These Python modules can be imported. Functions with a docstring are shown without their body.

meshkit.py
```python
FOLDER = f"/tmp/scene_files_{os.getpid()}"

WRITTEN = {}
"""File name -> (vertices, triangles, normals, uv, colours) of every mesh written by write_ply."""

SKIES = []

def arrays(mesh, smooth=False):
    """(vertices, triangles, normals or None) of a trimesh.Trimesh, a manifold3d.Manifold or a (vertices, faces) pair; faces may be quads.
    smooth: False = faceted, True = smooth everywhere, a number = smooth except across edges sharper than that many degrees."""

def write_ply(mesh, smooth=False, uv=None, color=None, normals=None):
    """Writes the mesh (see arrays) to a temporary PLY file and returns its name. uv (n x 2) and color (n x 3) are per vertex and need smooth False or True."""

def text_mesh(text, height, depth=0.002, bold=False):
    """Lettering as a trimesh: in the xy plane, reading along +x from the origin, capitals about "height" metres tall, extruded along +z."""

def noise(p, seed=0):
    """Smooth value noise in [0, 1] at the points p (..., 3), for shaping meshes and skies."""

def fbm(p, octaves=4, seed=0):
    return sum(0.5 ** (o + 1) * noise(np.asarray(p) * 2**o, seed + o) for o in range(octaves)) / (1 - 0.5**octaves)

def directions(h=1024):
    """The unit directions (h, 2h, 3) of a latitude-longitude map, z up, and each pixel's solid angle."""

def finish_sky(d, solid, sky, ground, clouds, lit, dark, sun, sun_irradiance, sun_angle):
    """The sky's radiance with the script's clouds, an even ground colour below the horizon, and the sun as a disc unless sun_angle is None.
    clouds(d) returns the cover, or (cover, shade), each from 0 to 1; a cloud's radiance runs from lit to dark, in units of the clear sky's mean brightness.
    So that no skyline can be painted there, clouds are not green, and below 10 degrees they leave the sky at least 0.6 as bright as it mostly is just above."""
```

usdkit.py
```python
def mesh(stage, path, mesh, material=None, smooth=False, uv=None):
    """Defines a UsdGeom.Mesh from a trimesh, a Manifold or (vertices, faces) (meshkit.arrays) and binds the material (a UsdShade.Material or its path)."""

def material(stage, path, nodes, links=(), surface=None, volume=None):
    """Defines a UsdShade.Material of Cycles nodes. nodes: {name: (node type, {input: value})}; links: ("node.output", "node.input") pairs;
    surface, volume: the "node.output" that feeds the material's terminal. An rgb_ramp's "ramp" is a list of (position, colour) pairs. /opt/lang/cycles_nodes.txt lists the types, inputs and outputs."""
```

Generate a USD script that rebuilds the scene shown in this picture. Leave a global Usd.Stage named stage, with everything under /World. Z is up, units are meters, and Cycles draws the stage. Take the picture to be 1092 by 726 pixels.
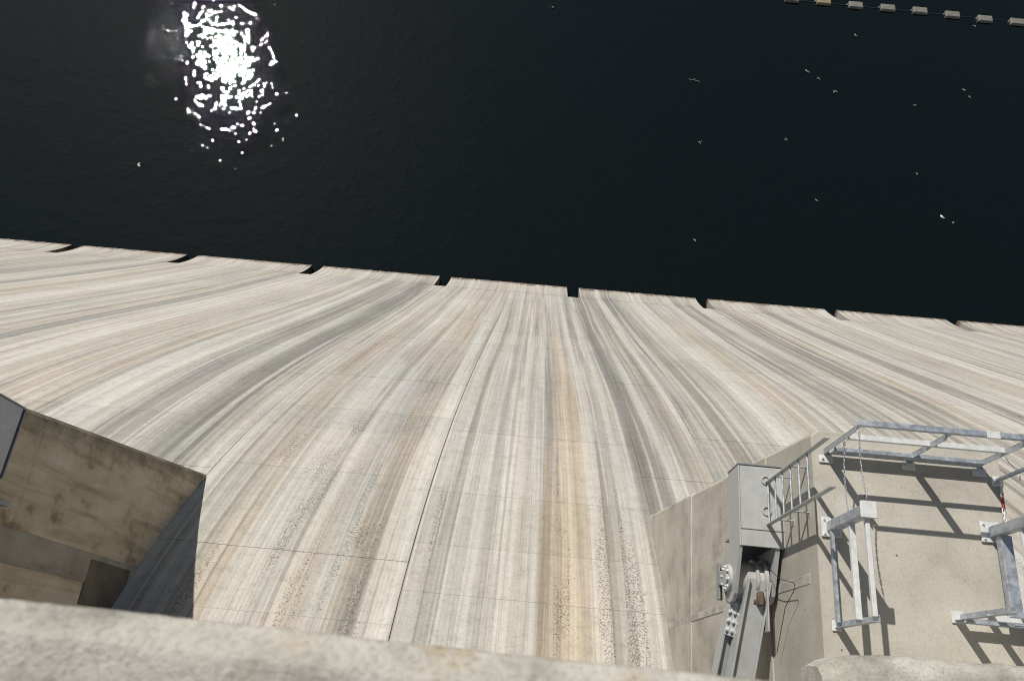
import math, random, numpy as np, trimesh, usdkit, meshkit
from pxr import Usd, UsdGeom, UsdLux, UsdShade, Gf, Sdf, Vt
from scipy.interpolate import CubicSpline
stage = Usd.Stage.CreateInMemory()
UsdGeom.SetStageUpAxis(stage, UsdGeom.Tokens.z)
UsdGeom.SetStageMetersPerUnit(stage, 1.0)
WORLD = UsdGeom.Xform.Define(stage, '/World')
stage.SetDefaultPrim(WORLD.GetPrim())
UsdGeom.Scope.Define(stage, '/World/Looks')
rng = np.random.default_rng(7)
random.seed(7)

# ------------------------------------------------------------------ camera (at the origin, eye height over the parapet)
PITCH, ROLL, YAW, FPX = 23.388, 1.6086, -3.6983, 840.0
p_, r_, y_ = map(math.radians, (PITCH, ROLL, YAW))
fw = np.array([math.sin(y_) * math.sin(p_), math.cos(y_) * math.sin(p_), -math.cos(p_)])
rt = np.array([math.cos(y_), -math.sin(y_), 0.0])
dn = np.cross(fw, rt)
RT = math.cos(r_) * rt - math.sin(r_) * dn
DN = math.sin(r_) * rt + math.cos(r_) * dn
cam = UsdGeom.Camera.Define(stage, '/World/camera')
cam.CreateHorizontalApertureAttr(36.0)
cam.CreateVerticalApertureAttr(36.0 * 680 / 1024)
cam.CreateFocalLengthAttr(36.0 * FPX / 1092)
cam.CreateFStopAttr(7.5)
cam.CreateFocusDistanceAttr(26.0)
cam.CreateClippingRangeAttr(Gf.Vec2f(0.05, 6000))
cam.CreateExposureAttr(0.0)
M4 = np.eye(4); M4[0, :3], M4[1, :3], M4[2, :3] = RT, -DN, -fw
cam.AddTransformOp().Set(Gf.Matrix4d(M4.tolist()))

# ------------------------------------------------------------------ sky and sun
SUN_EL, SUN_AZ = math.radians(44.1), math.radians(-31.4)          # azimuth from +y towards +x
SUN = np.array([math.sin(SUN_AZ) * math.cos(SUN_EL), math.cos(SUN_AZ) * math.cos(SUN_EL), math.sin(SUN_EL)])
dome = UsdLux.DomeLight.Define(stage, '/World/sky')
dome.GetPrim().SetCustomDataByKey('kind', 'structure')
sky_mat = usdkit.material(stage, '/World/Looks/sky_look', {
    'sky': ('sky_texture', {'sky_type': 'single_scattering', 'sun_disc': False, 'sun_elevation': SUN_EL, 'sun_rotation': SUN_AZ,
                            'air_density': 1.0, 'aerosol_density': 0.7, 'ozone_density': 1.0}),
    'bg': ('background_shader', {'strength': 0.06})}, [('sky.color', 'bg.color')], surface='bg.background')
UsdShade.MaterialBindingAPI.Apply(dome.GetPrim()).Bind(sky_mat)
sun = UsdLux.DistantLight.Define(stage, '/World/sun')
sun.CreateNormalizeAttr(True); sun.CreateIntensityAttr(1.06); sun.CreateAngleAttr(0.53)
sun.CreateColorAttr(Gf.Vec3f(1.0, 0.95, 0.87))
zx = SUN; xx = np.cross([0, 0, 1.0], zx); xx /= np.linalg.norm(xx); yx = np.cross(zx, xx)
S4 = np.eye(4); S4[0, :3], S4[1, :3], S4[2, :3] = xx, yx, zx
sun.AddTransformOp().Set(Gf.Matrix4d(S4.tolist()))

# ------------------------------------------------------------------ helpers
taken = {}
def numbered(parent, name):
    k = taken.get((parent, name), 0); taken[(parent, name)] = k + 1
    return name if k == 0 else f'{name}_{k:03d}'

def setd(prim, label=None, cat=None, group=None, kind=None):
    for k, v in (('label', label), ('category', cat), ('group', group), ('kind', kind)):
        if v: prim.SetCustomDataByKey(k, v)

class Node:
    def __init__(s, path, origin): s.path, s.origin = path, np.asarray(origin, float)

def thing(name, loc=(0, 0, 0), **kw):
    path = '/World/' + numbered('/World', name)
    x = UsdGeom.Xform.Define(stage, path); x.AddTranslateOp().Set(Gf.Vec3d(*map(float, loc)))
    setd(x.GetPrim(), **kw)
    return Node(path, loc)

def part(parent, name, mesh, mat, smooth=False, label=None, kind=None, tint=None, pits=None):
    """mesh in world coordinates; a Mesh prim under parent."""
    v, f, n = meshkit.arrays(mesh, smooth)
    path = parent.path + '/' + numbered(parent.path, name)
    m = UsdGeom.Mesh.Define(stage, path)
    m.CreatePointsAttr(Vt.Vec3fArray.FromNumpy((v - parent.origin).astype(np.float32)))
    m.CreateFaceVertexCountsAttr(Vt.IntArray.FromNumpy(np.full(len(f), 3, np.int32)))
    m.CreateFaceVertexIndicesAttr(Vt.IntArray.FromNumpy(f.astype(np.int32).ravel()))
    m.CreateSubdivisionSchemeAttr('none')
    if n is not None:
        m.CreateNormalsAttr(Vt.Vec3fArray.FromNumpy(n.astype(np.float32))); m.SetNormalsInterpolation('vertex')
    api = UsdGeom.PrimvarsAPI(m)
    if tint is not None:
        api.CreatePrimvar('tint', Sdf.ValueTypeNames.Color3fArray, 'vertex').Set(Vt.Vec3fArray.FromNumpy(tint.astype(np.float32)))
    if pits is not None:
        api.CreatePrimvar('pits', Sdf.ValueTypeNames.FloatArray, 'vertex').Set(Vt.FloatArray.FromNumpy(pits.astype(np.float32)))
    UsdShade.MaterialBindingAPI.Apply(m.GetPrim()).Bind(mat)
    setd(m.GetPrim(), label=label, kind=kind)
    return Node(path, parent.origin)

def single(name, mesh, mat, smooth=False, **kw):
    n = part(Node('/World', (0, 0, 0)), name, mesh, mat, smooth)
    setd(stage.GetPrimAtPath(n.path), **kw)
    return n

def cat(ms): return trimesh.util.concatenate([m for m in ms])

def cbox(lo, hi, c=0.006):
    lo, hi = np.minimum(lo, hi).astype(float), np.maximum(lo, hi).astype(float)
    c = min(c, (hi - lo).min() * 0.4); pts = []
    for sx in (0, 1):
        for sy in (0, 1):
            for sz in (0, 1):
                p = np.where([sx, sy, sz], hi, lo); s = np.where([sx, sy, sz], -1, 1)
                for k in range(3):
                    q = p + s * c; q[k] = p[k]; pts.append(q)
    return trimesh.convex.convex_hull(np.array(pts))

def frame_of(a, b, up):
    d = np.asarray(b, float) - a; L = np.linalg.norm(d); d /= L
    u = np.asarray(up, float); u = u - d * (u @ d)
    if np.linalg.norm(u) < 1e-6:
        u = np.array([1.0, 0, 0]); u -= d * (u @ d)
    u /= np.linalg.norm(u); s = np.cross(d, u)
    T = np.eye(4); T[:3, 0], T[:3, 1], T[:3, 2], T[:3, 3] = s, u, d, a
    return T, L

def bar(a, b, w, h, up=(0, 0, 1), c=0.004):
    """rectangular bar from a to b; w across, h along up."""
    T, L = frame_of(np.asarray(a, float), b, up)
    m = cbox((-w / 2, -h / 2, 0), (w / 2, h / 2, L), c); m.apply_transform(T); return m

def angle(a, b, w, h, t=0.008, up=(0, 0, 1)):
    """L section: a flat leg of width w and an upright leg of height h."""
    T, L = frame_of(np.asarray(a, float), b, up)
    m = cat([cbox((-w / 2, h / 2 - t, 0), (w / 2, h / 2, L), .002), cbox((w / 2 - t, -h / 2, 0), (w / 2, h / 2 - t - .0005, L), .002)])
    m.apply_transform(T); return m

def ibeam(a, b, w, h, tf=0.02, tw=0.014, up=(0, 0, 1)):
    """I section whose flanges stand upright on either side (web level)."""
    T, L = frame_of(np.asarray(a, float), b, up)
    fl = [cbox((s * w / 2 - tf / 2, -h / 2, 0), (s * w / 2 + tf / 2, h / 2, L), .004) for s in (-1, 1)]
    web = cbox((-w / 2 + tf / 2, h * .24, 0), (w / 2 - tf / 2, h * .24 + tw, L), .002)
    for m in fl + [web]: m.apply_transform(T)
    return fl, web

def rod(a, b, r, n=12):
    T, L = frame_of(np.asarray(a, float), b, (0.3, 0.2, 1))
    m = trimesh.creation.cylinder(r, L, sections=n); m.apply_translation((0, 0, L / 2)); m.apply_transform(T); return m

def tube(pts, r, n=6):
    pts = np.asarray(pts, float); return cat([rod(pts[i], pts[i + 1], r, n) for i in range(len(pts) - 1)])

def hexbolt(p, d, r=0.018, h=0.02):
    d = np.asarray(d, float); d /= np.linalg.norm(d)
    return cat([rod(np.asarray(p), np.asarray(p) + d * .005, r * 1.5, 12), rod(np.asarray(p) + d * .005, np.asarray(p) + d * h, r, 6), rod(np.asarray(p) + d * h, np.asarray(p) + d * (h + .015), r * .55, 8)])

def sag(a, b, drop, n):
    t = np.linspace(0, 1, n)[:, None]; p = np.asarray(a, float) * (1 - t) + np.asarray(b, float) * t
    p[:, 2] -= drop * 4 * (t[:, 0] * (1 - t[:, 0])); return p

def chain_mesh(pts, pitch=0.04, r=0.0036, w=0.010):
    seg = np.linalg.norm(np.diff(pts, axis=0), axis=1); s = np.concatenate([[0], np.cumsum(seg)])
    N = int(s[-1] / pitch); out = []
    base = trimesh.creation.torus(w, r, major_sections=10, minor_sections=5); base.apply_scale((1, pitch * .68 / w, 1))
    for i in range(N):
        u = (i + .5) * pitch; q = np.array([np.interp(u, s, pts[:, k]) for k in range(3)]); q2 = np.array([np.interp(u + .01, s, pts[:, k]) for k in range(3)])
        d = (q2 - q) / max(np.linalg.norm(q2 - q), 1e-9)
        T, _ = frame_of(q, q + d, (1, .2, .3) if i % 2 else (.2, .3, 1))
        R = np.eye(4); R[:3, 1], R[:3, 0], R[:3, 2], R[:3, 3] = d, T[:3, 0], T[:3, 1], q
        m = base.copy(); m.apply_transform(R); out.append(m)
    return out

# ------------------------------------------------------------------ materials
def mat(name, nodes, links, surface='p.BSDF'): return usdkit.material(stage, '/World/Looks/' + name, nodes, links, surface=surface)

def concrete(name, dark, mid, light, stain=(0.2, 0.13, 0.07), stain_amt=0.5, vscale=(1.2, 1.2, 0.18), grain=40., bump=.35, lo=.52, hi=.72, fine=1.0, base=1.0, specks=3.2):
    return mat(name, {
        'g': ('geometry', {}),
        'm1': ('mapping', {'scale': (base,) * 3}),
        'n1': ('noise_texture', {'scale': 1.1, 'detail': 9.0, 'roughness': .62}),
        'r1': ('rgb_ramp', {'ramp': [(0.28, dark), (0.48, mid), (0.72, light)]}),
        'm2': ('mapping', {'scale': vscale}),
        'n2': ('noise_texture', {'scale': 1.6, 'detail': 7.0, 'roughness': .6}),
        'r2': ('rgb_ramp', {'ramp': [(lo, (0, 0, 0)), (hi, (stain_amt,) * 3)]}),
        'mx': ('mix', {'color2': stain}),
        'n3': ('noise_texture', {'scale': grain, 'detail': 5.0, 'roughness': .7}),
        'r3': ('rgb_ramp', {'ramp': [(0.30, (.66,) * 3), (.47, (1.0,) * 3), (0.7, (1.12,) * 3)]}),
        'mul': ('mix', {'mix_type': 'multiply', 'fac': fine}),
        'v': ('voronoi_texture', {'scale': specks, 'randomness': 1.0}), 'vl': ('math', {'math_type': 'less_than', 'value2': .045}), 'vm': ('math', {'math_type': 'multiply', 'value2': .75}), 'sp': ('mix', {'color2': (.07, .06, .05)}),
        'b': ('bump', {'strength': bump, 'distance': .012}),
        'p': ('principled_bsdf', {'roughness': .93, 'specular_ior_level': .25}),
    }, [('g.position', 'm1.vector'), ('m1.vector', 'n1.vector'), ('n1.fac', 'r1.fac'), ('g.position', 'm2.vector'), ('m2.vector', 'n2.vector'), ('n2.fac', 'r2.fac'),
        ('r2.color', 'mx.fac'), ('r1.color', 'mx.color1'), ('g.position', 'n3.vector'), ('n3.fac', 'r3.fac'), ('mx.color', 'mul.color1'), ('r3.color', 'mul.color2'),
        ('g.position', 'v.vector'), ('v.distance', 'vl.value1'), ('vl.value', 'vm.value1'), ('vm.value', 'sp.fac'), ('mul.color', 'sp.color1'), ('sp.color', 'p.base_color'), ('n3.fac', 'b.height'), ('b.normal', 'p.normal')])

M_PIER = concrete('pier_concrete', (.27, .25, .215), (.43, .40, .345), (.56, .53, .47), stain=(.58, .54, .47), stain_amt=.75, vscale=(1.2, 2.2, .22))
M_TOP = concrete('pier_top_concrete', (.36, .335, .285), (.45, .422, .362), (.53, .50, .435), stain=(.33, .30, .25), stain_amt=.35, vscale=(1, 1, 1), bump=.2, fine=.6)
M_BRIDGE = concrete('parapet_concrete', (.27, .26, .23), (.46, .435, .38), (.58, .55, .485), stain=(.46, .34, .18), stain_amt=.7, vscale=(7, 7, 7), grain=140., bump=.5, lo=.55, hi=.70, base=14.)
M_CURB = concrete('step_concrete', (.25, .235, .20), (.42, .40, .35), (.60, .58, .53), stain=(.22, .20, .17), stain_amt=.5, vscale=(3, 3, 3), base=2.5, grain=60.)

def steel(name, c1, c2, metallic, rough, stain=None, stain_lo=.6, scale=9.):
    nodes = {'g': ('geometry', {}), 'n': ('noise_texture', {'scale': scale, 'detail': 6.0, 'roughness': .65}),
             'r': ('rgb_ramp', {'ramp': [(.3, c1), (.7, c2)]}),
             'n2': ('noise_texture', {'scale': 3.3, 'detail': 8.0, 'roughness': .7}),
             'r2': ('rgb_ramp', {'ramp': [(stain_lo, (0, 0, 0)), (stain_lo + .1, (.75,) * 3)]}),
             'mx': ('mix', {'color2': stain or c1}),
             'rr': ('map_range', {'from_min': .3, 'from_max': .7, 'to_min': rough - .1, 'to_max': rough + .15}),
             'b': ('bump', {'strength': .12, 'distance': .004}),
             'p': ('principled_bsdf', {'metallic': metallic})}
    return mat(name, nodes, [('g.position', 'n.vector'), ('n.fac', 'r.fac'), ('g.position', 'n2.vector'), ('n2.fac', 'r2.fac'), ('r2.color', 'mx.fac'), ('r.color', 'mx.color1'),
                             ('mx.color', 'p.base_color'), ('n.fac', 'rr.value'), ('rr.result', 'p.roughness'), ('n.fac', 'b.height'), ('b.normal', 'p.normal')])
M_GALV = steel('galvanised_steel', (.30, .33, .37), (.58, .62, .67), .55, .45, (.62, .64, .66), .58, 14.)
M_GALV_PALE = steel('pale_galvanised_steel', (.60, .61, .60), (.74, .75, .73), .2, .55, (.5, .5, .48), .62, 14.)
M_PAINT = steel('grey_painted_steel', (.38, .385, .375), (.46, .465, .455), .05, .42, (.30, .27, .22), .63, 5.)
M_PAINT_D = steel('dark_steel_and_recess_shade', (.22, .225, .23), (.29, .295, .30), .05, .45, (.26, .22, .18), .62, 5.)
M_HUB = steel('cast_steel', (.36, .36, .35), (.51, .51, .495), .15, .5, (.30, .24, .18), .67, 7.)
M_RUST = steel('rusted_steel', (.10, .072, .05), (.16, .115, .08), .0, .85, (.33, .22, .13), .55, 12.)
M_BOLT = steel('zinc_bolt_steel', (.58, .59, .59), (.74, .75, .75), .3, .4, (.3, .25, .2), .66, 30.)
M_CHAIN = steel('chain_steel', (.30, .31, .32), (.46, .47, .48), .5, .45, None, .6, 30.)
M_RED = steel('red_plastic', (.35, .03, .03), (.42, .05, .045), .0, .5, None, .9, 9.)
M_WHITE = steel('white_plastic', (.66, .65, .62), (.75, .74, .71), .0, .5, (.5, .46, .4), .62, 9.)
M_CABLE = steel('black_rubber', (.02, .02, .02), (.04, .04, .04), .0, .6, None, .9, 9.)
M_FLOAT = steel('float_plastic', (.13, .125, .105), (.20, .19, .16), .0, .6, (.2, .18, .12), .58, 2.)
M_FLOAT_O = steel('yellowed_float_plastic', (.20, .165, .10), (.27, .22, .14), .0, .6, (.25, .2, .12), .6, 2.)
M_DEBRIS = steel('bleached_driftwood', (.18, .17, .12), (.34, .32, .25), .0, .85, (.16, .13, .08), .55, 20.)
M_FOAM = steel('white_foam_litter', (.62, .62, .58), (.74, .74, .70), .0, .8, None, .9, 20.)
M_GAP = mat('joint_concrete', {'p': ('principled_bsdf', {'base_color': (.30, .275, .235), 'roughness': .95, 'specular_ior_level': .1})}, [])

# the spillway face: colour and pitting come from the meshes, fine grain from noise stretched along the flow
M_FACE = mat('spillway_concrete', {
    't': ('attribute', {'attribute': 'tint'}), 'q': ('attribute', {'attribute': 'pits'}), 'g': ('geometry', {}),
    'ma': ('mapping', {'scale': (13.0, .12, .12)}), 'na': ('noise_texture', {'scale': 1.0, 'detail': 6.0, 'roughness': .65}),
    'ra': ('rgb_ramp', {'ramp': [(.25, (.74, .73, .71)), (.5, (1.0,) * 3), (.78, (1.17, 1.16, 1.14))]}),
    'x1': ('mix', {'mix_type': 'multiply', 'fac': 1.0}),
    'mw': ('mapping', {'scale': (2.6, .016, .016)}), 'nw': ('noise_texture', {'scale': 1.0, 'detail': 11.0, 'roughness': .74}), 'rw': ('rgb_ramp', {'ramp': [(.53, (0, 0, 0)), (.585, (.6,) * 3)]}), 'xw': ('mix', {'color2': (.555, .532, .485)}),
    'md': ('mapping', {'scale': (2.1, .014, .014), 'location': (17.3, 5.1, 3.7)}), 'nd': ('noise_texture', {'scale': 1.0, 'detail': 11.0, 'roughness': .74}), 'rd': ('rgb_ramp', {'ramp': [(.54, (0, 0, 0)), (.60, (.75,) * 3)]}), 'xd': ('mix', {'mix_type': 'multiply', 'color2': (.66, .65, .625)}),
    'mt': ('mapping', {'scale': (1.5, .012, .012), 'location': (-31.0, 9.0, 1.0)}), 'nt': ('noise_texture', {'scale': 1.0, 'detail': 11.0, 'roughness': .76}), 'rt': ('rgb_ramp', {'ramp': [(.535, (0, 0, 0)), (.60, (.42,) * 3)]}), 'xt': ('mix', {'color2': (.425, .36, .28)}),
    'mb': ('mapping', {'scale': (1.0, .8, .8)}), 'nb': ('noise_texture', {'scale': 27.0, 'detail': 9.0, 'roughness': .6}),
    'th': ('math', {'math_type': 'multiply_add', 'value2': .31, 'value3': .185}),       # threshold rises with pitting
    't2': ('math', {'math_type': 'multiply_add', 'value2': .24}), 't3': ('math', {'math_type': 'subtract', 'value2': .125}), 'lt': ('math', {'math_type': 'subtract'}), 'sc': ('math', {'math_type': 'multiply', 'value2': 11.0, 'use_clamp': True}),
    'x2': ('mix', {'mix_type': 'multiply', 'color2': (.50, .46, .41)}),
    'nc': ('noise_texture', {'scale': 22.0, 'detail': 7.0, 'roughness': .7}),
    'rc': ('rgb_ramp', {'ramp': [(.3, (.72,) * 3), (.46, (1.0,) * 3), (.7, (1.10,) * 3)]}),
    'x3': ('mix', {'mix_type': 'multiply', 'fac': 1.0}),
    'ni': ('noise_texture', {'scale': 3.2, 'detail': 10.0, 'roughness': .78}), 'ri': ('rgb_ramp', {'ramp': [(.32, (.80, .795, .78)), (.48, (1.0,) * 3), (.68, (1.10,) * 3)]}), 'xi': ('mix', {'mix_type': 'multiply', 'fac': 1.0}),
    'hs': ('math', {'math_type': 'multiply_add', 'value2': -1.2}),
    'b': ('bump', {'strength': .45, 'distance': .02}),
    'p': ('principled_bsdf', {'roughness': .92, 'specular_ior_level': .25}),
}, [('g.position', 'ma.vector'), ('ma.vector', 'na.vector'), ('na.fac', 'ra.fac'), ('t.color', 'x1.color1'), ('ra.color', 'x1.color2'),
    ('g.position', 'mb.vector'), ('mb.vector', 'nb.vector'), ('q.fac', 'th.value1'), ('ni.fac', 't2.value1'), ('th.value', 't2.value3'), ('t2.value', 't3.value1'), ('t3.value', 'lt.value1'), ('nb.fac', 'lt.value2'), ('lt.value', 'sc.value1'),
    ('g.position', 'mw.vector'), ('mw.vector', 'nw.vector'), ('nw.fac', 'rw.fac'), ('rw.color', 'xw.fac'), ('g.position', 'md.vector'), ('md.vector', 'nd.vector'), ('nd.fac', 'rd.fac'), ('rd.color', 'xd.fac'),
    ('g.position', 'mt.vector'), ('mt.vector', 'nt.vector'), ('nt.fac', 'rt.fac'), ('rt.color', 'xt.fac'), ('x1.color', 'xt.color1'), ('xt.color', 'xw.color1'), ('xw.color', 'xd.color1'),
    ('sc.value', 'x2.fac'), ('xd.color', 'x2.color1'), ('g.position', 'nc.vector'), ('nc.fac', 'rc.fac'), ('x2.color', 'x3.color1'), ('rc.color', 'x3.color2'),
    ('g.position', 'ni.vector'), ('ni.fac', 'ri.fac'), ('x3.color', 'xi.color1'), ('ri.color', 'xi.color2'), ('xi.color', 'p.base_color'), ('sc.value', 'hs.value1'), ('nc.fac', 'hs.value3'), ('hs.value', 'b.height'), ('b.normal', 'p.normal')])

# ------------------------------------------------------------------ water
WZ = -65.75
M_WATER = mat('reservoir_water', {
    'g': ('geometry', {}),
    'm1': ('mapping', {'scale': (1, 1.5, 1), 'rotation': (0, 0, .35)}), 'n1': ('noise_texture', {'scale': 2.0, 'detail': 1.6, 'roughness': .5}),
    'n2': ('noise_texture', {'scale': .35, 'detail': 2.0}),
    'n3': ('noise_texture', {'scale': .55, 'detail': 2.5, 'roughness': .65}),
    'amp': ('map_range', {'from_min': .42, 'from_max': .72, 'to_min': .55, 'to_max': 2.3, 'clamp': True}),
    'ad': ('math', {'math_type': 'multiply_add', 'value2': .8}), 'am': ('math', {'math_type': 'multiply'}),
    'b': ('bump', {'strength': 1.0, 'distance': .0108}),
    'p': ('principled_bsdf', {'base_color': (.004, .0068, .0066), 'roughness': .012, 'ior': 1.33}),
}, [('g.position', 'm1.vector'), ('m1.vector', 'n1.vector'), ('g.position', 'n2.vector'), ('g.position', 'n3.vector'), ('n3.fac', 'amp.value'),
    ('n2.fac', 'ad.value1'), ('n1.fac', 'ad.value3'), ('ad.value', 'am.value1'), ('amp.result', 'am.value2'), ('am.value', 'b.height'), ('b.normal', 'p.normal')])
single('water', (np.array([[-3000, 20, WZ], [3000, 20, WZ], [3000, 4000, WZ], [-3000, 4000, WZ]]), np.array([[0, 1, 2, 3]])), M_WATER, kind='structure')

# ------------------------------------------------------------------ spillway profile and colours
_KY = np.array([0.0, 8, 16, 24, 32, 40]); _KZ = np.array([-16.7314, -25.2740, -37.6871, -50.5200, -62.9896, -76.6740])
_CS = CubicSpline(_KY, _KZ)
Y_LIP, Z_LIP, Y_B = 34.1, -65.37, 30.9
_zb, _sb = float(_CS(Y_B)), float(_CS(Y_B, 1))
def P(y):
    y = np.asarray(y, float)
    t = np.clip((y - Y_B) / (Y_LIP - Y_B), 0, 1); L = Y_LIP - Y_B
    h00, h10, h01, h11 = 2*t**3-3*t**2+1, t**3-2*t**2+t, -2*t**3+3*t**2, t**3-t**2
    her = h00 * _zb + h10 * L * _sb + h01 * Z_LIP + h11 * L * (-1.0)
    ym = np.minimum(y, 0); up = -16.7314 - .659 * ym - .052 * ym ** 2
    return np.where(y > Y_B, her, np.where(y < 0, up, _CS(np.clip(y, 0, 40))))
def slope(y): return (P(np.asarray(y) + .01) - P(np.asarray(y) - .01)) / .02
def n1d(x, y, fx, fy, seed, o=3):
    x, y = np.broadcast_arrays(np.asarray(x, float), np.asarray(y, float))
    return np.clip((meshkit.fbm(np.stack([x * fx, y * fy, np.full(x.shape, seed * 7.3)], -1), o, seed) - .5) * 1.9 + .5, 0, 1)
def sm(a, b, t): u = np.clip((t - a) / (b - a), 0, 1); return u * u * (3 - 2 * u)
C = dict(black=(.175, .166, .15), dark=(.25, .238, .215), grey=(.352, .336, .304), cream=(.438, .411, .362), white=(.53, .505, .455), tan=(.43, .362, .28), ochre=(.455, .36, .245), blue=(.385, .373, .352))
C = {k: np.array(v) for k, v in C.items()}
# streaks that can be told apart: x, half width, y from, y to, colour, strength
STREAKS = [(-7.6, .5, 0, 9, 'cream', .7), (-6.4, .35, 0, 7, 'tan', .75), (-5.5, .45, 0, 8, 'cream', .6), (-4.6, .28, 0, 6, 'tan', .7), (-3.95, .22, 0, 7, 'white', .8),
           (-3.3, .45, 1, 12, 'tan', .8), (-2.75, .22, 0, 16, 'white', .6), (-4.9, 1.3, 7, 16, 'blue', .75), (-1.75, .45, 0, 30, 'cream', .6), (-1.05, .42, 0, 8, 'grey', .8), (-.6, .5, 8, 33, 'grey', .7),
           (-.42, .25, 0, 10, 'white', .85), (0.0, .16, 0, 16, 'tan', .6), (.38, .25, 0, 14, 'cream', .6), (.9, .42, 0, 6, 'ochre', .85), (.7, .5, 6, 14, 'blue', .55), (1.55, .5, 0, 12, 'ochre', .65),
           (2.2, .3, 0, 16, 'tan', .6), (2.75, .3, 0, 30, 'cream', .8), (3.2, .22, 0, 18, 'white', .4), (3.8, .36, 2, 35, 'dark', .9), (4.75, .75, 6, 35, 'dark', .6), (5.4, .25, 6, 35, 'white', .6), (6.5, .6, 6, 35, 'dark', .8), (7.6, .6, 6, 35, 'cream', .6),
           (9.0, .5, 4, 35, 'white', .5), (10.3, .6, 4, 26, 'tan', .7), (12.6, .45, 8, 35, 'dark', .8), (13.5, .25, 8, 35, 'black', .5), (14.6, .6, 8, 35, 'white', .5), (16.4, .5, 10, 35, 'dark', .6), (17.8, .35, 10, 35, 'tan', .8), (18.5, .2, 8, 35, 'white', .7), (20.5, .6, 10, 35, 'dark', .6),
           (-9.7, .62, 3, 34, 'dark', .95), (-9.0, .25, 4, 32, 'cream', .7), (-10.8, .3, 4, 20, 'white', .8), (-11.8, .6, 4, 30, 'dark', .6), (-13.6, .6, 5, 30, 'white', .55), (-15.2, .5, 5, 33, 'tan', .6), (-17.0, .3, 5, 34, 'grey', .6), (-19.6, 1.0, 8, 34, 'white', .75),
           (-21.8, .35, 10, 34, 'dark', .9), (-22.8, .3, 10, 34, 'tan', .7), (-25.5, .5, 10, 34, 'dark', .6), (-28, .8, 10, 34, 'white', .6), (-31, .5, 10, 34, 'tan', .7), (-33, .4, 10, 34, 'dark', .7), (-37, .8, 10, 34, 'dark', .6), (-44, .7, 10, 34, 'tan', .6)]
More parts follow.
